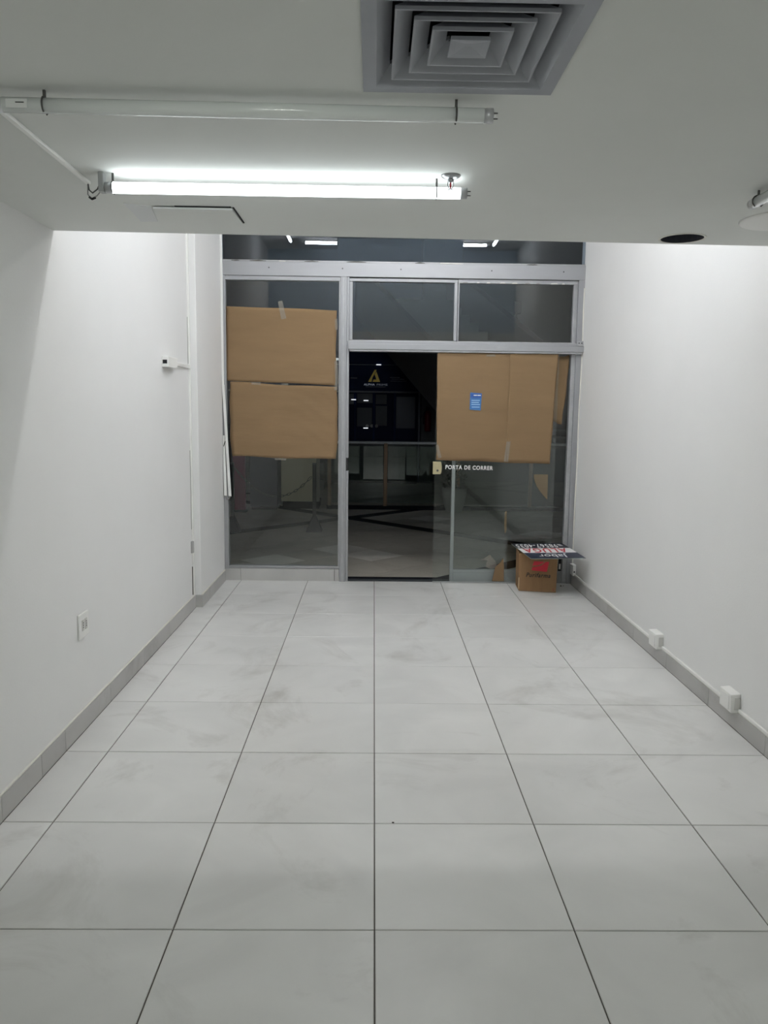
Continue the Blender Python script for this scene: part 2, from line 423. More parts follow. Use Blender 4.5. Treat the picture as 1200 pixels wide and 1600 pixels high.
# transom windows over the door
def frame4(parent, x0, x1, z0, z1, w, wt, y0, y1, m):
    B().hexa([(x0, y0, z1 - wt), (x1, y0, z1 - wt), (x1, y1, z1 - wt), (x0, y1, z1 - wt)], [(x0, y0, z1), (x1, y0, z1), (x1, y1, z1), (x0, y1, z1)], 0.003).build('top_rail', m, parent)
    B().box(x0, x0 + w, y0 + 0.001, y1, z0, z1 - wt, 0.003).build('side_stile', m, parent)
    B().box(x1 - w, x1, y0 + 0.001, y1, z0, z1 - wt, 0.003).build('side_stile', m, parent)
w3 = struct(B().box(-0.240, 0.693, 5.330, 5.385, 2.130, 2.141, 0.002).build('window_3', ALU), 'transom window with mitred aluminium sash left of centre', 'window')
frame4(w3, -0.240, 0.693, 2.141, 2.658, 0.028, 0.026, 5.322, 5.362, ALU)
pane(w3, -0.214, 0.667, 2.138, 2.627, y=5.340)
w4 = struct(B().box(0.697, 1.738, 5.335, 5.385, 2.130, 2.141, 0.002).build('window_4', ALUD), 'wider transom window with peeling paint beside the right wall', 'window')
frame4(w4, 0.697, 1.738, 2.141, 2.667, 0.014, 0.034, 5.340, 5.380, ALUD)
B().box(1.700, 1.724, 5.336, 5.380, 2.141, 2.632, 0.002).build('glazing_stop', ALUD, w4)
pane(w4, 0.708, 1.705, 2.138, 2.634, y=5.360)
for i in range(9):
    x = 0.74 + i * 0.105 + random.uniform(-0.02, 0.02); w = random.uniform(0.02, 0.08)
    B().prism([(x, 2.633), (x + w, 2.634), (x + w * 0.8, 2.643), (x + w * 0.2, 2.642)], 5.338, 5.340).build('paint_flake', random.choice([CAULK, mat('old_paint', srgb(140, 138, 132), 0.8)]), w4)

# fixed sidelight behind the sliding leaf
w5 = struct(B().box(0.683, 0.713, 5.345, 5.385, 0.0, 2.04, 0.002).build('window_5', ALU), 'fixed glass sidelight behind the sliding door leaf', 'window')
B().box(0.713, 1.700, 5.335, 5.385, -0.002, 0.088, 0.002).build('bottom_rail', ALU, w5)
B().box(0.713, 1.700, 5.340, 5.380, 0.088, 0.115, 0.002).build('glazing_bead', ALU, w5)
pane(w5, 0.713, 1.700, 0.11, 2.04, y=5.365)

# threshold
struct(B().box(-0.240, 0.683, 5.345, 5.40, -0.02, 0.012, 0.002).build('trim_5', mat('dark_threshold', srgb(48, 52, 56), 0.5)), 'dark threshold strip under the open doorway', 'threshold')

# sliding leaf, pushed open to the right
d1 = struct(B().box(0.524, 1.590, 5.297, 5.305, 0.012, 2.044).build('door_1', GLASS), 'frameless sliding glass door leaf pushed open to the right', 'door')
B().box(0.524, 1.590, 5.293, 5.309, 0.004, 0.012).build('bottom_guide', ALUD, d1)
lk = B().prism([(0.507, 0.983), (0.575, 0.983), (0.582, 1.00), (0.585, 1.037), (0.582, 1.075), (0.575, 1.093), (0.507, 1.093)], 5.283, 5.318).build('lock_case', PLASY, d1)
B().cyl((0.548, 5.284, 1.015), (0.548, 5.278, 1.015), 0.010, n=16).build('key_cylinder', DMETAL, lk)
text('lettering', 'PORTA DE CORRER', 0.05, WHITEINK, d1, (0.829, 5.2962, 1.043), (1, 0, -0.012), (0.012, 0, 1), width=0.420, height=0.036, bold=0.022)

# ================================================================== PAPER ON THE GLASS
def sheet(name, quad, y, amp, seed, label, cat='paper', m=KRAFT, n=26, t=0.0012, edge=0.004, curl=0.0, group=None):
    """quad: TL, TR, BR, BL as (x, z); a thin wrinkled sheet with thickness"""
    rnd = random.Random(seed); ph = [rnd.uniform(0, 6.28) for _ in range(8)]
    bm = bmesh.new(); TL, TR, BR, BL = [Vector((a, 0, b)) for a, b in quad]
    def wr(u, v):
        s = 0.45 * math.sin(7 * v + 3 * u + ph[0]) + 0.3 * math.sin(19 * v - 6 * u + ph[1]) + 0.25 * math.sin(9 * u + 13 * v + ph[2]) + 0.12 * math.sin(37 * v + 9 * math.sin(5 * u + ph[4]) + ph[3])
        return s * 0.5 + 0.5
    rows = []
    for j in range(n + 1):
        v = j / n; row = []
        for i in range(n + 1):
            u = i / n
            p = TL.lerp(TR, u).lerp(BL.lerp(BR, u), v)
            du = edge * (math.sin(5 * v + ph[5]) * 0.6 + 0.4 * math.sin(13 * v + ph[6])) * (abs(2 * u - 1) ** 3) * (1 if u > .5 else -1)
            dv = edge * (math.sin(4 * u + ph[7]) * 0.8 + 0.3 * math.sin(11 * u + ph[0])) * (abs(2 * v - 1) ** 3)
            yy = y - amp * wr(u, v) - curl * max(0, v - 0.8) ** 2 * 25
            row.append(bm.verts.new((p.x + du, yy, p.z + dv)))
        rows.append(row)
    back = [[bm.verts.new((v.co.x, v.co.y + t, v.co.z)) for v in r] for r in rows]
    for j in range(n):
        for i in range(n):
            f = bm.faces.new((rows[j][i], rows[j + 1][i], rows[j + 1][i + 1], rows[j][i + 1])); f.smooth = True
            f = bm.faces.new((back[j][i], back[j][i + 1], back[j + 1][i + 1], back[j + 1][i])); f.smooth = True
    for i in range(n):
        bm.faces.new((rows[0][i], rows[0][i + 1], back[0][i + 1], back[0][i])); bm.faces.new((rows[n][i + 1], rows[n][i], back[n][i], back[n][i + 1]))
        bm.faces.new((rows[i + 1][0], rows[i][0], back[i][0], back[i + 1][0])); bm.faces.new((rows[i][n], rows[i + 1][n], back[i + 1][n], back[i][n]))
    me = bpy.data.meshes.new(name); bm.to_mesh(me); bm.free(); me.materials.append(m)
    o = bpy.data.objects.new(name, me); COL.objects.link(o)
    return tag(o, label, cat, group)

sheet('kraft_paper', [(-1.305, 2.412), (-0.348, 2.386), (-0.358, 1.745), (-1.312, 1.778)], 5.3440, 0.010, 1, 'upper brown kraft paper sheet taped inside the left display window', group='kraft paper on the glass')
sheet('kraft_paper', [(-1.288, 1.762), (-0.337, 1.741), (-0.347, 1.110), (-1.272, 1.112)], 5.3445, 0.012, 2, 'lower brown kraft paper sheet below another on the left display window', edge=0.010, group='kraft paper on the glass')
sheet('kraft_paper', [(0.530, 2.038), (1.178, 2.036), (1.166, 1.090), (0.534, 1.108)], 5.2955, 0.006, 3, 'brown kraft paper sheet carrying a blue flyer on the sliding door', group='kraft paper on the glass')
sheet('kraft_paper', [(1.160, 2.036), (1.578, 2.036), (1.540, 1.084), (1.148, 1.090)], 5.2880, 0.004, 4, 'narrow brown kraft paper sheet overlapping right of the flyer sheet', edge=0.002, group='kraft paper on the glass')
sheet('kraft_paper', [(1.560, 2.030), (1.692, 2.030), (1.652, 1.425), (1.560, 1.470)], 5.3590, 0.004, 5, 'slim brown paper strip hanging behind the door leaf by the end post', n=14, edge=0.008, group='kraft paper on the glass')
sc_ = B().prism([(1.416, 0.984), (1.545, 0.985), (1.548, 0.755), (1.515, 0.790), (1.478, 0.832), (1.446, 0.880), (1.424, 0.935)], 5.3585, 5.3605).build('paper_scrap', KRAFT)
tag(sc_, 'torn quarter round brown paper scrap on the glass above the sign', 'paper scrap')
sc_ = B().prism([(1.170, 0.640), (1.188, 0.655), (1.190, 0.480), (1.176, 0.440), (1.166, 0.520)], 5.3580, 5.3605).build('paper_scrap', KRAFT)
tag(sc_, 'thin vertical brown paper sliver stuck on the sidelight glass', 'paper scrap')
sc_ = B().prism([(1.062, 0.020), (1.170, 0.020), (1.166, 0.165), (1.156, 0.236), (1.135, 0.195), (1.088, 0.150)], 5.2930, 5.2962).build('paper_scrap', KRAFT)
tag(sc_, 'ragged brown paper strip standing at the foot of the glass beside the carton', 'paper scrap')
sc_ = B().prism([(0.935, 0.208), (0.985, 0.228), (1.035, 0.262), (1.085, 0.210), (1.105, 0.150), (1.060, 0.130), (1.000, 0.150), (1.015, 0.210)], 5.2945, 5.2962).build('tape_remnant', TAPEC)
tag(sc_, 'crumpled clear tape remnant low on the sliding glass', 'tape')
def tape(c, w, h, ang, y, label, m=TAPEC):
    ca, sa = math.cos(ang), math.sin(ang)
    q = [(c[0] + a * ca - b * sa, c[1] + a * sa + b * ca) for a, b in ((-w / 2, -h / 2), (w / 2, -h / 2), (w / 2 - 0.003, h / 2), (-w / 2 + 0.002, h / 2 - 0.004))]
    tag(B().prism(q, y - 0.001, y).build('tape', m), label, 'tape', 'bits of tape')
tape((-0.822, 2.385), 0.045, 0.155, 0.20, 5.3330, 'slanted tape strip across the top edge of the upper left paper')
tape((-0.352, 2.270), 0.026, 0.095, 0.03, 5.3330, 'tape strip on the right edge of the upper left paper')
tape((-0.352, 1.735), 0.030, 0.060, 0.0, 5.3320, 'tape bit at the right end of the seam between the left papers')
tape((-1.050, 1.757), 0.080, 0.024, -0.03, 5.3310, 'tape bit on the left half of the seam between the left papers')
tape((-0.800, 1.752), 0.060, 0.018, -0.03, 5.3310, 'tape bit on the middle of the seam between the left papers')
tape((-0.840, 1.098), 0.100, 0.022, -0.04, 5.3310, 'tape bit under the bottom edge of the lower left paper')
tape((-0.350, 1.860), 0.030, 0.200, 0.05, 5.3325, 'long crinkled tape strip between the upper left paper and the mullion')
tape((0.553, 1.185), 0.030, 0.120, 0.25, 5.2870, 'tape strip at the lower left corner of the flyer sheet')
tape((1.160, 1.190), 0.040, 0.180, -0.1, 5.2830, 'tape strip at the foot of the seam between the door papers')
tape((0.990, 2.020), 0.080, 0.020, 0.0, 5.2870, 'tape bit at the top of the flyer sheet')

fl = thing('flyer', 'small blue printed flyer taped to the brown paper on the door', 'flyer', (0.866, 5.2875, 1.545))
B().hexa([(0.818, 5.2865, 1.552), (0.915, 5.2865, 1.545), (0.915, 5.2880, 1.545), (0.818, 5.2880, 1.552)],
         [(0.820, 5.2865, 1.700), (0.922, 5.2865, 1.693), (0.922, 5.2880, 1.693), (0.820, 5.2880, 1.700)]).build('sheet', BLUEP, fl)
B().box(0.824, 0.918, 5.2855, 5.2864, 1.655, 1.692).build('header_band', mat('flyer_dark_blue', srgb(40, 84, 160), 0.45), fl)
for i, (a, b, z) in enumerate(((0.850, 0.880, 1.676), (0.884, 0.912, 1.676), (0.832, 0.905, 1.632), (0.832, 0.898, 1.614), (0.832, 0.908, 1.596), (0.836, 0.905, 1.574))):
    B().box(a, b, 5.2845, 5.2854, z - 0.004, z + 0.004).build('print_line', WHITEINK if i < 2 else mat('flyer_pale_print', srgb(150, 190, 226), 0.5), fl)

# loose white raceway strips at the left jamb
rw = thing('cable_raceway', 'white cable raceway along the left jamb with covers hanging loose', 'raceway', (-1.335, 5.318, 0.75))
B().box(-1.344, -1.326, 5.306, 5.321, 1.72, 3.50, 0.002).build('fixed_run', PLASW, rw)
B().hexa([(-1.296, 5.286, 0.765), (-1.272, 5.286, 0.765), (-1.272, 5.298, 0.765), (-1.296, 5.298, 0.765)],
         [(-1.342, 5.296, 1.74), (-1.320, 5.296, 1.74), (-1.320, 5.308, 1.74), (-1.342, 5.308, 1.74)], 0.002).build('hanging_cover', PLASW, rw)
B().hexa([(-1.336, 5.292, 0.770), (-1.312, 5.292, 0.770), (-1.312, 5.306, 0.770), (-1.336, 5.306, 0.770)],
         [(-1.343, 5.304, 1.30), (-1.325, 5.304, 1.30), (-1.325, 5.316, 1.30), (-1.343, 5.316, 1.30)], 0.002).build('loose_cover', PLASW, rw)
B().tube([(-1.322, 5.290, 0.768), (-1.312, 5.286, 0.735), (-1.292, 5.284, 0.735), (-1.284, 5.288, 0.768)], 0.003).build('wire_loop', mat('grey_wire', srgb(120, 118, 112), 0.5), rw)
B().tube([(-1.336, 5.300, 1.205), (-1.324, 5.292, 1.235), (-1.318, 5.290, 1.25)], 0.003).build('wire_end', DARK, rw)

# ================================================================== CARTON AND SIGN
cx = thing('carton', 'open brown carton with red logo standing by the glass door', 'box', (1.41, 5.09, 0))
cb = [(1.250, 5.005, 0.001), (1.560, 4.945, 0.001), (1.585, 5.185, 0.001), (1.266, 5.245, 0.001)]
ct = [(1.243, 5.005, 0.335), (1.566, 4.945, 0.330), (1.590, 5.185, 0.335), (1.262, 5.245, 0.338)]
B().hexa(cb, ct, 0.004).build('body', CARD, cx)
# raised back flaps that prop the sign
B().hexa([(1.268, 5.222, 0.336), (1.588, 5.166, 0.333), (1.588, 5.171, 0.333), (1.268, 5.228, 0.336)],
         [(1.268, 5.212, 0.365), (1.588, 5.156, 0.368), (1.588, 5.161, 0.368), (1.268, 5.217, 0.365)]).build('flap', CARD, cx)
B().hexa([(1.252, 5.010, 0.336), (1.257, 5.010, 0.336), (1.272, 5.212, 0.338), (1.267, 5.212, 0.338)],
         [(1.244, 5.010, 0.340), (1.249, 5.010, 0.340), (1.266, 5.205, 0.366), (1.261, 5.205, 0.366)]).build('flap', CARD, cx)
# front print, on the front plane of the carton
fx = Vector((0.310, -0.060, 0)).normalized(); fn = Vector((fx.y, -fx.x, 0)); O = Vector((1.2465, 5.005, 0))
def fpt(s, z, d=0.0006): return O + fx * s + Vector((0, 0, z)) + fn * d
def fpoly(pts, d0=0.0002, d1=0.0012):
    b = B(); bm = b.bm
    a = [bm.verts.new(fpt(s, z, d0)) for s, z in pts]; c = [bm.verts.new(fpt(s, z, d1)) for s, z in pts]; n = len(pts)
    bm.faces.new(a); bm.faces.new(c[::-1])
    for i in range(n): bm.faces.new((a[i], c[i], c[(i + 1) % n], a[(i + 1) % n]))
    return b
fpoly([(0.108, 0.188), (0.236, 0.180), (0.252, 0.268), (0.225, 0.268), (0.190, 0.236), (0.158, 0.224), (0.112, 0.216)]).build('red_emblem', REDINK, cx)
fpoly([(0.113, 0.228), (0.160, 0.234), (0.205, 0.258), (0.208, 0.268), (0.125, 0.268)]).build('red_emblem', REDINK, cx)
text('lettering', 'Purifarma', 0.05, BLACKINK, cx, fpt(0.165, 0.148, 0.0008), fx, (0.0, 0, 1), width=0.205, height=0.038, bold=0.02, shear=0.25)
text('print_mark', '2', 0.02, mat('carton_print_red', srgb(140, 50, 48), 0.6), cx, fpt(0.296, 0.028, 0.0008), fx, (0, 0, 1), width=0.012, height=0.018, bold=0.02)
fpoly([(-0.001, 0.02), (0.006, 0.02), (0.006, 0.12), (-0.001, 0.12)]).build('packing_tape', TAPE, cx)

# rental sign: three printed bands, its lettering upside down towards the camera
P0 = Vector((1.285, 4.700, 0.344)); P1 = Vector((1.737, 4.700, 0.353)); P3 = Vector((1.216, 5.245, 0.374)); P2 = P1 + (P3 - P0)
def sp(u, v, h=0.0):
    a = P0.lerp(P1, u).lerp(P3.lerp(P2, u), v)
    nrm = (P1 - P0).cross(P3 - P0).normalized()
    return a + nrm * h
def sslab(u0, u1, v0, v1, h0, h1):
    return B().hexa([sp(u0, v0, h0), sp(u1, v0, h0), sp(u1, v1, h0), sp(u0, v1, h0)], [sp(u0, v0, h1), sp(u1, v0, h1), sp(u1, v1, h1), sp(u0, v1, h1)])
sg = thing('rental_sign', 'rental sign with red lettering lying upside down on the carton', 'sign', tuple(P0))
sslab(0, 1, 0, 1, -0.004, 0.0).build('board', mat('sign_board_edge', srgb(150, 160, 150), 0.5), sg)
sslab(0, 1, 0, 0.36, 0.0, 0.0008).build('navy_band', NAVYINK, sg)
sslab(0, 1, 0.36, 0.66, 0.0, 0.0008).build('white_band', WHITEINK, sg)
sslab(0, 1, 0.66, 1.0, 0.0, 0.0008).build('black_band', mat('sign_dark_band', srgb(30, 34, 46), 0.4), sg)
sx_ = -(P1 - P0).normalized(); sy2 = -((P3 + P2) / 2 - (P0 + P1) / 2).normalized()
sy2 = (sy2 - sx_ * sy2.dot(sx_)).normalized()
text('lettering', 'Jabor', 0.1, WHITEINK, sg, sp(0.48, 0.19, 0.0012), sx_, sy2, width=0.24, height=0.135, bold=0.006, depth=0.0003)
text('lettering', 'ALUGA', 0.1, REDINK, sg, sp(0.47, 0.51, 0.0012), sx_, sy2, width=0.37, height=0.145, bold=0.035, depth=0.0003)
text('lettering', '98567-4035', 0.1, WHITEINK, sg, sp(0.43, 0.82, 0.0012), sx_, sy2, width=0.36, height=0.130, bold=0.03, depth=0.0003)
sslab(0.40, 0.60, 0.318, 0.332, 0.0008, 0.0014).build('small_print', WHITEINK, sg)
for v in (0.80, 0.85, 0.90):
    sslab(0.86, 0.93, v, v + 0.022, 0.0008, 0.0014).build('small_print', WHITEINK, sg)

# small debris
for i, (x, y, r) in enumerate(((1.665, 5.205, 0.010), (1.690, 5.215, 0.006))):
    tag(B().lathe((x, y, 0.0), [(r * 0.8, 0), (r, r * 0.3), (r * 0.4, r * 0.6)], 8).build('debris', mat('debris', srgb(60, 52, 44), 0.9)), 'dark crumb of debris on the tiles behind the carton', 'debris', 'crumbs behind the carton')
tag(B().lathe((0.07, 1.205, 0.0), [(0.004, 0), (0.005, 0.001), (0.002, 0.003)], 8).build('debris', mat('debris', srgb(60, 52, 44), 0.9)), 'tiny dark speck lying on the tile joint mid floor', 'debris')

# ================================================================== OUTLETS AND RACEWAYS
ob = thing('wall_outlet', 'white double wall outlet plate low on the left wall', 'outlet', (XL, 2.078, 0.446))
B().box(XL, XL + 0.010, 2.018, 2.140, 0.446, 0.566, 0.004).build('plate', PLASW, ob)
for y in (2.062, 2.100):
    s = B().box(XL + 0.010, XL + 0.013, y - 0.013, y + 0.013, 0.482, 0.535, 0.002).build('socket', mat('socket_face', srgb(205, 204, 198), 0.4), ob)
    for z in (0.498, 0.509, 0.520):
        B().cyl((XL + 0.012, y, z), (XL + 0.0136, y, z), 0.0035, n=8).build('pin_hole', DARK, s)

sb = thing('surface_outlet', 'small white surface outlet with horizontal raceway high on the left wall', 'outlet', (XL, 3.72, 1.80))
B().box(XL, XL + 0.045, 3.60, 3.79, 1.800, 1.868, 0.003).build('body', PLASW, sb)
B().box(XL, XL + 0.035, 3.800, 3.870, 1.805, 1.872, 0.003).build('coupling', PLASW, sb)
B().box(XL + 0.006, XL + 0.034, 3.5985, 3.6005, 1.822, 1.846).build('socket', DARK, sb)
B().box(XL, XL + 0.016, 3.870, 4.330, 1.825, 1.850, 0.002).build('raceway_run', PLASW, sb)

vr_ = thing('corner_raceway', 'tall white raceway running up the corner of the left pier', 'raceway', (XL, 4.33, 0.10))
B().box(XL, XL + 0.014, 4.318, 4.346, 0.10, 3.55, 0.002).build('channel', PLASW, vr_)
B().box(XL + 0.0005, XL + 0.006, 4.310, 4.317, 0.11, 0.33).build('open_seam', GROUT, vr_)
B().box(XL + 0.0005, XL + 0.003, 4.312, 4.317, 0.62, 1.22).build('open_seam', mat('thin_seam', srgb(150, 148, 142), 0.9), vr_)
B().box(XL + 0.0005, XL + 0.003, 4.312, 4.317, 1.86, 2.20).build('open_seam', mat('thin_seam', srgb(150, 148, 142), 0.9), vr_)
B().box(XL, XL + 0.018, 4.285, 4.318, 0.44, 0.53, 0.003).build('clip', mat('grey_clip', srgb(170, 170, 168), 0.5), vr_)

def floor_box(y, label, tiltd):
    o = thing('skirting_outlet', label, 'outlet', (XR, y, 0.092), group='outlet boxes on the right raceway')
    B().hexa([(XR - 0.045, y - 0.065, 0.088), (XR, y - 0.065, 0.088), (XR, y + 0.065, 0.088), (XR - 0.045, y + 0.065, 0.088)],
             [(XR - 0.050, y - 0.062 + tiltd, 0.182), (XR, y - 0.062, 0.186), (XR, y + 0.062, 0.186), (XR - 0.050, y + 0.062 + tiltd, 0.182)], 0.004).build('body', PLASW, o)
    B().box(XR - 0.030, XR - 0.003, y - 0.0665, y - 0.064, 0.105, 0.165).build('socket', mat('socket_pale_grey', srgb(212, 211, 206), 0.6), o)  # socket face in plain pale grey
    B().box(XR - 0.052, XR - 0.046, y - 0.045, y + 0.03, 0.10, 0.172, 0.002).build('cover', PLASW, o)
    return o
floor_box(3.155, 'white skirting outlet box farther along the right raceway', 0.004)
floor_box(2.140, 'white skirting outlet box nearest to the camera on the right raceway', -0.003)
rb = thing('skirting_raceway', 'white cable raceway lying on top of the right skirting', 'raceway', (XR, 2.0, 0.098))
for a, b in ((-2.95, 2.072), (2.207, 3.088), (3.222, 5.20)):
    B().box(XR - 0.013, XR, a, b, 0.098, 0.112, 0.003).build('channel', PLASW, rb)
cbx = thing('corner_outlet', 'white outlet box on the right wall behind the sign', 'outlet', (XR, 5.23, 0.098))
B().box(XR - 0.028, XR, 5.19, 5.28, 0.098, 0.190, 0.003).build('body', PLASW, cbx)
B().box(XR - 0.032, XR, 5.186, 5.284, 0.186, 0.194, 0.002).build('lid', PLASW, cbx)
B().box(XR - 0.020, XR - 0.010, 5.188, 5.1905, 0.125, 0.142).build('socket', DARK, cbx)
# small dark latch plate on the end post
lp = thing('latch_plate', 'small black and white latch plate on the end post beside the carton', 'latch', (1.68, 5.325, 0.12))
B().box(1.662, 1.690, 5.318, 5.326, 0.115, 0.225, 0.002).build('plate', DARK, lp)
B().box(1.667, 1.683, 5.314, 5.318, 0.130, 0.180, 0.001).build('sticker', PLASW, lp)

# ================================================================== CEILING FITTINGS
TR_ = 0.0175
def tube_lamp(name, label, p0, p1, lit, group, sockets=(True, True), clips=(0.08, 0.92), drop=0.0):
    """bare fluorescent tube between p0 and p1 with end caps, pins, clips and sockets"""
    p0 = Vector(p0); p1 = Vector(p1); d = (p1 - p0).normalized(); L = (p1 - p0).length
    o = thing(name, label, 'lamp', tuple((p0 + p1) / 2), group)
    zc = ZC if p0.z < ZC else ZT
    B().cyl(p0 + d * 0.022, p1 - d * 0.022, TR_, n=24).build('glass_tube', lit, o)
    for a, s, soc in ((p0, 1, sockets[0]), (p1, -1, sockets[1])):
        B().cyl(a, a + d * 0.0225 * s, TR_ * 0.99, n=24).build('end_cap', CAPM, o)
        for q in (-1, 1):
            side = Vector((0, 0, 1)).cross(d) * 0.0 + Vector((0, 0, 0.0065 * q))
            B().cyl(a + side, a + side - d * 0.012 * s, 0.0016, n=8).build('pin', DMETAL, o)
        if soc:
            c = a - d * 0.020 * s
            e = a - d * 0.002 * s
            lo, hi = [Vector((min(c[i], e[i]), max(c[i], e[i]))) for i in range(2)]
            w = 0.016
            x0, x1 = (lo[0], lo[1]) if abs(d.x) > 0.5 else (a.x - w, a.x + w)
            y0, y1 = (hi[0], hi[1]) if abs(d.y) > 0.5 else (a.y - w, a.y + w)
            B().box(x0, x1, y0, y1, a.z - 0.016, zc, 0.003).build('socket', mat('socket_grey', srgb(176, 178, 178), 0.5), o)
    for t in clips:
        c = p0 + d * (L * t)
        b = B(); side = Vector((-d.y, d.x, 0)); pts = []
        for i in range(15):
            an = math.radians(-60 + 300 * i / 14)
            pts.append(c + side * (0.0195 * math.cos(an)) + Vector((0, 0, 0.0195 * math.sin(an))))
        b.tube([p for p in pts], 0.0022, 6)
        b.box(c.x - 0.003, c.x + 0.003, c.y - 0.003, c.y + 0.003, c.z + TR_ + 0.001, zc)
        b.build('clip', DMETAL, o)
    return o

tl = tube_lamp('fluorescent_lamp', 'lit white fluorescent tube under the low ceiling', (-0.890, 1.092, 2.240), (0.276, 1.092, 2.240), T_LOW, 'bare fluorescent tubes', sockets=(True, False), clips=(0.02, 0.915))
to_ = tube_lamp('fluorescent_lamp', 'unlit frosted fluorescent tube near the air diffuser', (-0.930, 0.436, 2.250), (0.262, 0.452, 2.250), TUBEOFF, 'bare fluorescent tubes', sockets=(True, False), clips=(0.100, 0.925))
B().box(-0.895, -0.845, 0.4185, 0.4205, 2.238, 2.258).build('maker_label', mat('tube_label', srgb(226, 228, 226), 0.5), to_)
B().box(-0.872, -0.852, 0.4175, 0.4184, 2.249, 2.251).build('label_print', DARK, to_)
tube_lamp('fluorescent_lamp', 'unlit fluorescent tube running towards the camera near the right wall', (1.262, 1.205, 2.250), (1.262, 0.005, 2.250), TUBEOFF, 'bare fluorescent tubes', sockets=(False, True), clips=(0.035, 0.92))
# wires from the lit tube's socket and the ceiling conduit they come out of
cw = thing('ceiling_conduit', 'thin white conduit on the ceiling between the two tubes with loose wires', 'conduit', (-0.975, 0.88, ZC))
B().hexa([(-0.978, 0.560, ZC - 0.010), (-0.962, 0.560, ZC - 0.010), (-0.972, 1.190, ZC - 0.010), (-0.988, 1.190, ZC - 0.010)],
         [(-0.978, 0.560, ZC), (-0.962, 0.560, ZC), (-0.972, 1.190, ZC), (-0.988, 1.190, ZC)], 0.002).build('channel', PLASW, cw)
B().tube([(-0.980, 1.185, ZC - 0.006), (-0.975, 1.180, ZC - 0.030), (-0.955, 1.155, ZC - 0.046), (-0.930, 1.130, ZC - 0.040), (-0.918, 1.115, ZC - 0.030)], 0.0022).build('wire', mat('wire_grey', srgb(70, 72, 72), 0.5), cw)
B().tube([(-0.980, 1.185, ZC - 0.006), (-0.978, 1.175, ZC - 0.045), (-0.958, 1.150, ZC - 0.066), (-0.930, 1.125, ZC - 0.062), (-0.908, 1.112, ZC - 0.045), (-0.908, 1.112, ZC - 0.030)], 0.0018).build('wire', mat('wire_white', srgb(150, 152, 150), 0.5), cw)
B().tube([(-0.968, 1.162, ZC - 0.058), (-0.955, 1.148, ZC - 0.067), (-0.940, 1.134, ZC - 0.066)], 0.0038).build('taped_splice', DARK, cw)

# upper tubes over the double-height front, row and side tubes seen only mirrored in the high glazing
ZU = 3.525
tube_lamp('fluorescent_lamp', 'lit upper tube along the mezzanine edge, left one of the row', (-0.885, 2.56, ZU), (0.215, 2.56, ZU), T_HIGH, 'bare fluorescent tubes', sockets=(True, False))
tube_lamp('fluorescent_lamp', 'lit upper tube along the mezzanine edge, right one of the row', (0.235, 2.56, ZU), (1.345, 2.56, ZU), T_HIGH, 'bare fluorescent tubes', sockets=(False, True))
tube_lamp('fluorescent_lamp', 'lit upper tube pointing at the shopfront on the left side', (-1.035, 2.60, ZU), (-1.035, 3.20, ZU), T_HIGH, 'bare fluorescent tubes')
tube_lamp('fluorescent_lamp', 'lit upper tube pointing at the shopfront on the right side', (1.400, 2.57, ZU), (1.400, 3.17, ZU), T_HIGH, 'bare fluorescent tubes')
tube_lamp('fluorescent_lamp', 'unseen upper tube near the shopfront, added to even out the wall light', (-0.40, 4.35, ZU), (0.80, 4.35, ZU), T_HIGH, 'bare fluorescent tubes')  # added tube, out of view, evens out light on the front walls
# a further lit tube behind the camera
tube_lamp('fluorescent_lamp', 'lit tube on the low ceiling behind the camera', (-0.45, -1.95, 2.250), (0.75, -1.95, 2.250), T_REAR, 'bare fluorescent tubes')

# sprinkler
spk = thing('fire_sprinkler', 'small fire sprinkler with red bulb hanging beside the lit tube', 'sprinkler', (0.219, 1.058, ZC))
B().lathe((0.219, 1.058, ZC), [(0.010, -0.012), (0.018, -0.010), (0.030, -0.004), (0.032, 0.0)], 28).build('rosette', mat('sprinkler_chrome', srgb(168, 170, 172), 0.3, metal=0.6), spk)
B().lathe((0.219, 1.058, ZC), [(0.008, -0.022), (0.010, -0.018), (0.010, -0.010)], 18).build('body', mat('sprinkler_chrome', srgb(168, 170, 172), 0.3, metal=0.6), spk)
for s in (-1, 1):
    B().tube([(0.219 + s * 0.008, 1.058, ZC - 0.020), (0.219 + s * 0.010, 1.058, ZC - 0.030), (0.219 + s * 0.003, 1.058, ZC - 0.042)], 0.0018, 6).build('yoke_arm', CAPM, spk)
B().cyl((0.219, 1.058, ZC - 0.040), (0.219, 1.058, ZC - 0.021), 0.0026, n=10).build('bulb', REDINK, spk)
B().lathe((0.219, 1.058, ZC), [(0.011, -0.046), (0.012, -0.044), (0.004, -0.042)], 20).build('deflector', CAPM, spk)

# air diffuser: nested flared square vanes around a small centre plate
ad = thing('air_diffuser', 'grey square four way ceiling air diffuser', 'air vent', (DX, DY, ZC))
def vane(name, ao, ai, zo, zi, t=0.0016, lip=0.0):
    """square funnel: half size ao at height zo, narrowing to ai at zi; lip = flat rim width outside"""
    b = B(); bm = b.bm
    def ring(a, z): return [bm.verts.new((DX + sx * a, DY + sy * a, z)) for sx, sy in ((-1, -1), (1, -1), (1, 1), (-1, 1))]
    prof = [(ao + lip, zo), (ao, zo), (ai, zi), (ai + t, zi + t), (ao + t, zo + 2 * t), (ao + lip, zo + 2 * t)] if lip else [(ao, zo), (ao - 0.004, zo), (ai, zi), (ai + t, zi + t), (ao, zo + 0.007)]
    rs = [ring(a, z) for a, z in prof]
    for p, q in zip(rs, rs[1:] + rs[:1]):
        for i in range(4): bm.faces.new((p[i], p[(i + 1) % 4], q[(i + 1) % 4], q[i]))
    return b.build(name, DIFF, ad)
vane('outer_frame', 0.190, 0.160, ZC - 0.006, ZC + 0.030, lip=0.030)
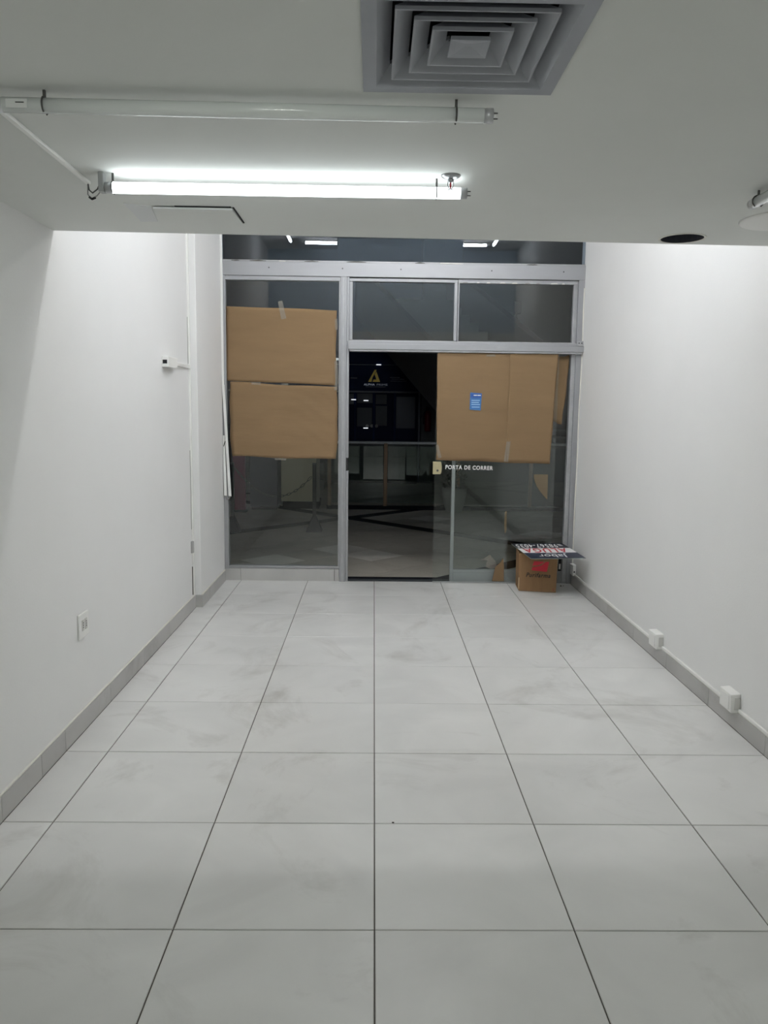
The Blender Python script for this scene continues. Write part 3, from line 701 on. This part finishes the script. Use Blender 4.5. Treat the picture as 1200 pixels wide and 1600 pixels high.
for a in (0.156, 0.118, 0.080): vane('vane', a, a - 0.036, ZC - 0.004, ZC + 0.030)
b = B(); bm = b.bm
q1 = [bm.verts.new((DX + sx * 0.040, DY + sy * 0.040, ZC - 0.004)) for sx, sy in ((-1, -1), (1, -1), (1, 1), (-1, 1))]
q2 = [bm.verts.new((DX + sx * 0.040, DY + sy * 0.040, ZC + 0.004)) for sx, sy in ((-1, -1), (1, -1), (1, 1), (-1, 1))]
q3 = [bm.verts.new((DX + sx * 0.028, DY + sy * 0.028, ZC - 0.002)) for sx, sy in ((-1, -1), (1, -1), (1, 1), (-1, 1))]
ap = bm.verts.new((DX, DY, ZC + 0.006))
for i in range(4):
    j = (i + 1) % 4
    bm.faces.new((q1[i], q1[j], q2[j], q2[i])); bm.faces.new((q1[i], q1[j], q3[j], q3[i])); bm.faces.new((q3[i], q3[j], ap))
bm.faces.new(q2); b.build('centre_plate', DIFF, ad)
for sx in (-1, 1):
    for sy in (-1, 1):
        B().hexa([(DX + sx * 0.036, DY + sy * 0.038, ZC + 0.030), (DX + sx * 0.038, DY + sy * 0.036, ZC + 0.030), (DX + sx * 0.166, DY + sy * 0.164, ZC + 0.030), (DX + sx * 0.164, DY + sy * 0.166, ZC + 0.030)],
                 [(DX + sx * 0.036, DY + sy * 0.038, ZC + 0.038), (DX + sx * 0.038, DY + sy * 0.036, ZC + 0.038), (DX + sx * 0.166, DY + sy * 0.164, ZC + 0.038), (DX + sx * 0.164, DY + sy * 0.166, ZC + 0.038)]).build('corner_rib', DIFF, ad)
nk = B()
for x0, x1, y0, y1 in ((-0.193, -0.190, -0.193, 0.193), (0.190, 0.193, -0.193, 0.193), (-0.190, 0.190, -0.193, -0.190), (-0.190, 0.190, 0.190, 0.193)):
    nk.box(DX + x0, DX + x1, DY + y0, DY + y1, ZC + 0.002, ZC + 0.13)
nk.box(DX - 0.19, DX + 0.19, DY - 0.19, DY + 0.19, ZC + 0.127, ZC + 0.130)
nk.build('duct_neck', mat('duct_dark', srgb(48, 50, 58), 0.7), ad)

# empty downlight hole and round ceiling plate
dl = thing('downlight_hole', 'empty black round downlight hole at the ceiling edge', 'downlight', (HX, HY, ZC))
b = B(); bm = b.bm; n = 40
def ringz(r, z): return [bm.verts.new((HX + r * math.cos(2 * math.pi * i / n), HY + r * math.sin(2 * math.pi * i / n), z)) for i in range(n)]
rs = [ringz(HR + 0.008, ZC - 0.0005), ringz(HR + 0.006, ZC - 0.004), ringz(HR - 0.002, ZC - 0.003), ringz(HR - 0.002, ZC + 0.004), ringz(HR + 0.008, ZC - 0.0002)]
for p, q in zip(rs, rs[1:] + rs[:1]):
    for i in range(n): bm.faces.new((p[i], p[(i + 1) % n], q[(i + 1) % n], q[i]))
b.build('trim_ring', CAULK, dl)
b = B(); bm = b.bm
r_a, r_b = ringz(HR - 0.003, ZC - 0.002), ringz(HR - 0.006, ZC + 0.12)
for i in range(n): bm.faces.new((r_a[i], r_a[(i + 1) % n], r_b[(i + 1) % n], r_b[i]))
bm.faces.new(r_b); b.build('housing', mat('downlight_can', srgb(58, 61, 70), 0.6), dl)
cp = thing('ceiling_plate', 'round white cover plate on the low ceiling at the right', 'ceiling plate', (1.560, 1.545, ZC))
B().lathe((1.560, 1.545, ZC), [(0.155, -0.008), (0.165, -0.006), (0.170, 0.0)], 48).build('disc', mat('white_disc', srgb(238, 238, 234), 0.5), cp)
B().lathe((1.560, 1.545, ZC), [(0.008, -0.011), (0.010, -0.010), (0.010, -0.007)], 14).build('centre_screw', CAPM, cp)

# access hatch patched into the ceiling
hx = thing('ceiling_hatch', 'painted access panel in the low ceiling below the lit tube', 'hatch', (-0.72, 1.61, ZC))
B().hexa([(-0.850, 1.492, ZC - 0.010), (-0.556, 1.492, ZC - 0.012), (-0.556, 1.738, ZC - 0.005), (-0.900, 1.738, ZC - 0.002)],
         [(-0.850, 1.492, ZC - 0.004), (-0.556, 1.492, ZC - 0.005), (-0.556, 1.738, ZC), (-0.900, 1.738, ZC)]).build('panel', CEILP, hx)
B().box(-0.770, -0.560, 1.486, 1.4915, ZC - 0.0040, ZC, 0).build('gap_shade', DARK, hx)  # black strips stand in for shade in the gap around the panel
B().box(-0.555, -0.550, 1.495, 1.735, ZC - 0.0030, ZC, 0).build('gap_shade', DARK, hx)
B().hexa([(-0.97, 1.745, ZC - 0.0016), (-0.90, 1.735, ZC - 0.0016), (-0.86, 1.50, ZC - 0.0016), (-0.95, 1.46, ZC - 0.0016)],
         [(-0.97, 1.745, ZC), (-0.90, 1.735, ZC), (-0.86, 1.50, ZC), (-0.95, 1.46, ZC)]).build('filler_patch', mat('filler', srgb(222, 224, 224), 0.8), hx)

# ================================================================== THE MALL OUTSIDE
MF = mat('mall_tile_base', srgb(70, 66, 60), 0.5)
MT = tile_mat('mall_stone_tile', srgb(180, 174, 163), 0.45)
MTL = tile_mat('mall_pale_tile', srgb(216, 211, 202), 0.45)
MB_ = mat('mall_black_granite', srgb(20, 22, 27), 0.6, spec=0.12, var=0.2, vscale=40)
fm = struct(B().box(-5.0, 6.0, 5.40, 19.0, -0.08, -0.006).build('floor_mall', MT))
def clip(poly, a, b_, c):     # keep a*x + b*y >= c
    out = []
    for i in range(len(poly)):
        p, q = poly[i], poly[(i + 1) % len(poly)]
        dp, dq = a * p[0] + b_ * p[1] - c, a * q[0] + b_ * q[1] - c
        if dp >= 0: out.append(p)
        if dp * dq < 0:
            t = dp / (dp - dq); out.append((p[0] + t * (q[0] - p[0]), p[1] + t * (q[1] - p[1])))
    return out
R2 = math.sqrt(0.5)
def uv(u, v): return ((u - v) * R2, (u + v) * R2)
PER, U0, V0, HB = 3.557, 6.43, 6.94, 0.115
def quad_uv(u0, u1, v0, v1, m, name, zt):
    p = [uv(u0, v0), uv(u1, v0), uv(u1, v1), uv(u0, v1)]
    for k_ in ((0, 1, 5.527), (0, -1, -12.6), (1, 0, -3.4), (-1, 0, -4.2)):
        p = clip(p, *k_)
        if len(p) < 3: return
    cx0 = sum(q[0] for q in p) / len(p); cy0 = sum(q[1] for q in p) / len(p)
    B().flat(p, -0.010, zt).build(name, m, fm)
B().box(-3.4, 4.2, 5.402, 5.525, -0.010, 0.0).build('dark_border', MB_, fm)
NT = 7; TS = (PER - 2 * HB) / NT
pale = [(0.05, 6.48), (-0.9, 6.42), (-0.55, 6.88), (2.3, 8.2), (0.9, 9.4)]
for a in range(-2, 4):
    for c in range(-2, 4):
        ub, vb = U0 + a * PER + HB, V0 + c * PER + HB
        for i in range(NT):
            for j in range(NT):
                u0, v0 = ub + i * TS, vb + j * TS
                x, y = uv(u0 + TS / 2, v0 + TS / 2)
                if not (-3.6 < x < 4.4 and 5.0 < y < 12.9): continue
                pl = any((x - q[0]) ** 2 + (y - q[1]) ** 2 < 0.05 for q in pale)
                quad_uv(u0 + 0.003, u0 + TS - 0.003, v0 + 0.003, v0 + TS - 0.003, MTL if pl else MT, 'tile', 0.0)
    quad_uv(U0 + a * PER - HB + 0.002, U0 + a * PER + HB - 0.002, -4, 18, MB_, 'dark_band', 0.0)
for c in range(-2, 4):
    for a in range(-3, 4):
        quad_uv(U0 + (a - 1) * PER + HB, U0 + a * PER - HB, V0 + c * PER - HB + 0.002, V0 + c * PER + HB - 0.002, MB_, 'dark_band', 0.0)

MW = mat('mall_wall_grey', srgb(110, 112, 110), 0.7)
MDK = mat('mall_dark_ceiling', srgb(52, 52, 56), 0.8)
NAVY = mat('navy_facade', srgb(16, 34, 72), 0.5, spec=0.1)
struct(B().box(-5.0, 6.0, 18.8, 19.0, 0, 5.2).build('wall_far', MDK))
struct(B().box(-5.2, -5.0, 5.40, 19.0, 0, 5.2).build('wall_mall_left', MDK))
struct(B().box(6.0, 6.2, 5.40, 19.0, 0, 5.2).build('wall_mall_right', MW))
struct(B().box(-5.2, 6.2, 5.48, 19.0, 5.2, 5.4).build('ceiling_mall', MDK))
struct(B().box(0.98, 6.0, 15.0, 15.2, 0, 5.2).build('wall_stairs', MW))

# shop across the gallery
AY = 15.0
al = thing('mall_shop', 'dark navy shopfront across the gallery with gold triangle logo', 'shop', (-1.5, AY, 0))
B().box(-5.0, 0.96, AY, AY + 0.3, 1.93, 4.2, 0.01).build('fascia', NAVY, al)
B().box(-5.0, 0.96, AY + 0.12, AY + 0.3, 0.0, 1.93).build('shop_interior', mat('shop_interior_dark', srgb(12, 24, 54), 0.5, spec=0.1), al)
B().box(-5.0, 0.96, AY - 0.02, AY, 2.468, 2.480).build('fascia_line', mat('fascia_line', srgb(120, 128, 140), 0.4), al)
wf = B().box(-5.0, 0.96, AY - 0.02, AY + 0.06, 1.895, 1.932).build('window_frame', mat('shop_frame_grey', srgb(96, 100, 112), 0.4), al)
B().box(0.92, 0.96, AY - 0.02, AY + 0.06, 0.0, 1.895).build('window_frame', mat('shop_frame_grey', srgb(96, 100, 112), 0.4), al)
for x in (-0.85, -0.42, -0.02, 0.42):
    B().box(x - 0.02, x + 0.02, AY + 0.02, AY + 0.06, 0.0, 1.895).build('mullion', NAVY, al)
for a, b_, z0, z1, m in ((-0.80, -0.45, 1.65, 1.87, MW), (-0.38, -0.05, 1.68, 1.88, MW), (0.02, 0.25, 1.66, 1.86, MW), (-0.38, -0.06, 1.18, 1.58, MW), (0.02, 0.26, 1.20, 1.62, MW), (0.46, 0.86, 1.15, 1.82, mat('shop_panel_navy', srgb(28, 34, 58), 0.4))):
    B().box(a, b_, AY + 0.09, AY + 0.11, z0, z1).build('display_panel', mat('display_grey', srgb(56, 60, 66), 0.5) if m is MW else m, al)
for x in (-0.16, -0.06, 0.04):
    B().cyl((x, AY + 0.085, 1.195), (x, AY + 0.080, 1.195), 0.035, n=18).build('round_sticker', mat('sticker_grey', srgb(150, 150, 148), 0.5), al)
B().box(-5.0, 0.90, AY - 0.3, AY + 0.05, 0.0, 0.85, 0.01).build('display_counter', mat('counter_dark', srgb(34, 40, 40), 0.4), al)
GOLD = mat('gold_logo', srgb(190, 160, 60), 0.35, metal=0.3)
LG = mat('sign_pale_print', srgb(150, 154, 165), 0.5)
B().prism([(-0.015, 2.37), (0.03, 2.37), (-0.06, 2.20), (-0.075, 2.12), (-0.150, 2.12)], AY - 0.015, AY).build('logo_stroke', GOLD, al)
B().prism([(0.022, 2.34), (0.105, 2.12), (-0.055, 2.12), (-0.035, 2.17), (0.025, 2.17), (-0.012, 2.27)], AY - 0.015, AY).build('logo_stroke', GOLD, al)
text('lettering', 'ALPHA', 0.1, emis('glow_letter', (0.8, 0.87, 1.0, 1), 0.16), al, (-0.123, AY - 0.006, 2.065), (1, 0, 0), (0, 0, 1), width=0.23, height=0.042, bold=0.01, depth=0.004)  # faint glow added to brighten both words of the lettering
text('lettering', 'PRIME', 0.1, emis('faint_glow_letter', (0.8, 0.87, 1.0, 1), 0.07), al, (0.148, AY - 0.006, 2.063), (1, 0, 0), (0, 0, 1), width=0.23, height=0.040, depth=0.004)
for i, (a, b_, z) in enumerate(((-0.20, 0.22, 2.018), (0.31, 0.52, 2.215), (0.34, 0.62, 2.180), (0.32, 0.66, 2.140), (-0.52, -0.38, 2.195))):
    B().box(a, b_, AY - 0.006, AY, z - 0.007, z + 0.007).build('small_print', LG, al)
highlightm = emis('shop_highlight_glow', (0.9, 0.95, 1.0, 1), 0.9)  # glowing boxes stand in for small white highlights on the shopfront
for i, (a, z) in enumerate(((-0.50, 1.745), (-0.24, 1.728), (-0.24, 1.150), (0.02, 2.476))):
    B().box(a, a + 0.10, AY - 0.030, AY - 0.021, z - 0.010, z + 0.010).build('highlight_strip', highlightm, al)

# stair flight with landing, right of the shop
st = thing('mall_staircase', 'dark solid staircase rising away to the left across the gallery', 'staircase', (2.4, 12.0, 0))
SD = mat('stair_soffit', srgb(84, 80, 76), 0.8, var=0.05)
a0 = Vector((0.762, 12.0, 1.857)); dd = Vector((-0.56, 1.21, 0.745))
a1 = a0 + dd * 2.10; am = a0 - dd * 0.80
wv = Vector((1.95, 0.0, 0.0)); hv = Vector((0, 0, 0.30))
B().hexa([am, am + wv, a1 + wv, a1], [am + hv, am + wv + hv, a1 + wv + hv, a1 + hv]).build('flight', SD, st)
B().hexa([am + wv - wv.normalized() * 0.12, am + wv, a1 + wv, a1 + wv - wv.normalized() * 0.12],
         [am + wv - wv.normalized() * 0.12 + hv * 3.4, am + wv + hv * 3.4, a1 + wv + hv * 3.4, a1 + wv - wv.normalized() * 0.12 + hv * 3.4]).build('balustrade', SD, st)
B().hexa([am + hv, am + wv.normalized() * 0.10 + hv, a1 + wv.normalized() * 0.10 + hv, a1 + hv],
         [am + hv * 3.4, am + wv.normalized() * 0.10 + hv * 3.4, a1 + wv.normalized() * 0.10 + hv * 3.4, a1 + hv * 3.4]).build('balustrade', SD, st)
for i in range(12):
    p = am + dd * (2.9 * i / 12) + hv
    q = am + dd * (2.9 * (i + 1) / 12) + hv
    B().hexa([p + wv * 0.06, p + wv * 0.93, Vector((q.x, q.y, p.z)) + wv * 0.93, Vector((q.x, q.y, p.z)) + wv * 0.06],
             [Vector((p.x, p.y, q.z)) + wv * 0.06, Vector((p.x, p.y, q.z)) + wv * 0.93, q + wv * 0.93, q + wv * 0.06]).build('step', MW, st)
B().flat([(1.25, 11.10), (4.8, 11.10), (4.8, 12.5), (1.25, 12.5)], 0.0, 1.12).build('landing_block', mat('landing_green_grey', srgb(74, 80, 78), 0.7), st)

# guard rail of the gallery
gr = thing('guard_rail', 'glass guard rail with steel handrail along the gallery edge', 'railing', (0.4, 10.45, 0))
STEEL = mat('rail_steel', srgb(238, 239, 240), 0.25, metal=0.0, spec=0.9)
B().cyl((-0.74, 10.45, 1.035), (3.9, 10.45, 1.035), 0.022, n=16).build('handrail', STEEL, gr)
B().box(-0.74, 3.9, 10.40, 10.50, 0.0, 0.055, 0.004).build('kerb', MB_, gr)
for x in (-0.70, 0.170, 1.30, 2.43, 3.56):
    B().box(x - 0.028, x + 0.028, 10.43, 10.47, 0.05, 1.03, 0.004).build('post', mat('rail_post_bronze', srgb(128, 104, 82), 0.45, metal=0.3), gr)
for a, b_ in ((-0.66, 0.135), (0.205, 1.265), (1.335, 2.395), (2.465, 3.53)):
    B().box(a, b_, 10.446, 10.454, 0.10, 0.98).build('glass_panel', GLASSM, gr)

# planter
pt = thing('potted_plant', 'pale round planter with dark shrub in front of the guard rail', 'plant', (1.22, 10.20, 0))
B().lathe((1.22, 10.20, 0), [(0.115, 0.0), (0.125, 0.02), (0.165, 0.15), (0.19, 0.30), (0.195, 0.375), (0.175, 0.375), (0.16, 0.34)], 28).build('pot', mat('pot_grey', srgb(128, 130, 124), 0.7, var=0.06, vscale=12), pt)
B().cyl((1.22, 10.20, 0.33), (1.22, 10.20, 0.60), 0.012, 0.008, n=8).build('stem', mat('stem_brown', srgb(52, 44, 34), 0.8), pt)
lf = B(); rl = random.Random(5)
for i in range(170):
    a = rl.uniform(0, 6.28); rr = 0.17 * math.sqrt(rl.random()); z = rl.uniform(0.36, 0.78)
    c = Vector((1.22 + rr * math.cos(a), 10.20 + rr * math.sin(a), z)); d = Vector((rl.uniform(-1, 1), rl.uniform(-1, 1), rl.uniform(-0.2, 1))).normalized()
    s = d.cross(Vector((0.3, 0.2, 1))).normalized(); L_ = rl.uniform(0.05, 0.09); w_ = L_ * 0.28; nn = d.cross(s) * 0.004
    vsx = [lf.bm.verts.new(q) for q in (c, c + d * L_ * 0.5 + s * w_ + nn, c + d * L_, c + d * L_ * 0.5 - s * w_ + nn)]
    lf.bm.faces.new(vsx)
lo = lf.build('foliage', mat('dark_leaf', srgb(34, 52, 40), 0.5, var=0.3, vscale=20), pt); lo['kind'] = 'stuff'

# rope stanchions
def stanchion(x, y, label):
    o = thing('barrier_post', label, 'barrier post', (x, y, 0), 'barrier posts in the gallery')
    PM = mat('barrier_dark', srgb(14, 15, 19), 0.5, spec=0.2)
    B().hexa([(x - 0.100, y - 0.100, 0), (x + 0.100, y - 0.100, 0), (x + 0.100, y + 0.100, 0), (x - 0.100, y + 0.100, 0)],
             [(x - 0.028, y - 0.028, 0.19), (x + 0.028, y - 0.028, 0.19), (x + 0.028, y + 0.028, 0.19), (x - 0.028, y + 0.028, 0.19)], 0.006).build('base', PM, o)
    B().box(x - 0.023, x + 0.023, y - 0.023, y + 0.023, 0.18, 0.860, 0.004).build('post', PM, o)
    B().box(x - 0.027, x + 0.027, y - 0.027, y + 0.027, 0.845, 0.866, 0.004).build('cap', mat('barrier_cap', srgb(48, 50, 54), 0.4), o)
stanchion(-0.760, 8.20, 'black barrier post with pyramid foot behind the left display window')
stanchion(-1.780, 8.12, 'black barrier post with pyramid foot half hidden by the left jamb')
p0, p1 = Vector((-0.800, 8.20, 0.69)), Vector((-1.745, 8.12, 0.80))
b = B(); N = 22
pts = [p0.lerp(p1, i / N) - Vector((0, 0, 0.30 * 4 * (i / N) * (1 - i / N))) for i in range(N + 1)]
for i in range(N):
    d = (pts[i + 1] - pts[i]); mid = (pts[i] + pts[i + 1]) / 2; sd = Vector((0, 1, 0)) if i % 2 else d.cross(Vector((0, 1, 0))).normalized()
    ring = [mid + d * 0.62 * math.cos(t) + sd * 0.012 * math.sin(t) for t in [2 * math.pi * k_ / 10 for k_ in range(11)]]
    b.tube(ring, 0.0035, 5)
tag(b.build('barrier_chain', mat('chain_grey', srgb(70, 72, 70), 0.4)), 'chain hanging between the two black barrier posts', 'chain')

# kiosk pieces seen through the left window
kc = thing('kiosk_counter', 'pale beige kiosk counter with dark plinth behind the barrier post', 'counter', (-1.15, 10.6, 0))
B().box(-1.44, -0.90, 10.39, 10.95, 0.115, 1.18, 0.01).build('body', mat('kiosk_beige', srgb(196, 186, 156), 0.6, var=0.04), kc)
B().box(-1.42, -0.86, 10.42, 10.93, 0.0, 0.115).build('plinth', MB_, kc)
B().box(-1.46, -0.84, 10.36, 10.97, 1.18, 1.22, 0.006).build('worktop', mat('kiosk_top', srgb(90, 88, 80), 0.4), kc)
B().box(-0.899, -0.845, 10.40, 10.44, 0.115, 1.18, 0.004).build('corner_post', mat('kiosk_post', srgb(112, 110, 100), 0.5), kc)
for z in (0.30, 0.55, 0.82):
    B().box(-0.845, -0.78, 10.42, 10.60, z, z + 0.16, 0.004).build('side_shelf', mat('kiosk_shelf', srgb(64, 66, 64), 0.5), kc)
kd = thing('display_cabinet', 'dark blue display cabinet between magenta panel and beige counter', 'cabinet', (-1.68, 10.4, 0))
B().box(-1.90, -1.475, 10.25, 10.75, 0.04, 1.75, 0.01).build('body', mat('cabinet_navy', srgb(42, 48, 62), 0.4), kd)
B().box(-1.88, -1.495, 10.28, 10.74, 0.0, 0.04).build('plinth', MB_, kd)
B().box(-1.70, -1.66, 10.235, 10.25, 0.85, 0.97, 0.003).build('handle', STEEL, kd)
mp_ = thing('promotional_stand', 'dim magenta upright panel at the edge of the left window', 'panel', (-2.0, 9.98, 0))
B().box(-2.10, -1.92, 9.94, 10.02, 0.03, 1.80, 0.008).build('board', mat('magenta_board', srgb(122, 34, 66), 0.5), mp_)
B().box(-2.14, -1.90, 9.90, 10.06, 0.0, 0.03, 0.006).build('foot', MB_, mp_)

# fittings on the far wall
fx_ = thing('fire_extinguisher', 'red fire extinguisher hanging on the wall beside the navy shop', 'extinguisher', (1.12, 14.9, 1.1))
B().lathe((1.12, 14.92, 1.10), [(0.060, 0.0), (0.066, 0.02), (0.066, 0.36), (0.045, 0.42), (0.022, 0.44)], 20).build('cylinder', mat('extinguisher_red', srgb(150, 26, 30), 0.35), fx_)
B().box(1.09, 1.15, 14.90, 14.94, 1.54, 1.60, 0.006).build('valve', DARK, fx_)
B().tube([(1.10, 14.90, 1.56), (1.03, 14.88, 1.48), (1.03, 14.88, 1.25)], 0.010).build('hose', DARK, fx_)
cc = thing('security_camera', 'small dark security camera on the wall above the staircase', 'camera', (2.80, 14.98, 3.45))
B().box(2.86, 3.02, 14.90, 15.0, 3.55, 3.80, 0.01).build('mount', mat('camera_dark', srgb(30, 31, 34), 0.5), cc)
B().tube([(2.92, 14.90, 3.58), (2.88, 14.82, 3.46), (2.78, 14.74, 3.40)], 0.025).build('arm', mat('camera_dark', srgb(30, 31, 34), 0.5), cc)
B().cyl((2.88, 14.78, 3.44), (2.60, 14.52, 3.34), 0.055, n=18).build('housing', mat('camera_dark', srgb(30, 31, 34), 0.5), cc)
bpy.context.view_layer.update()
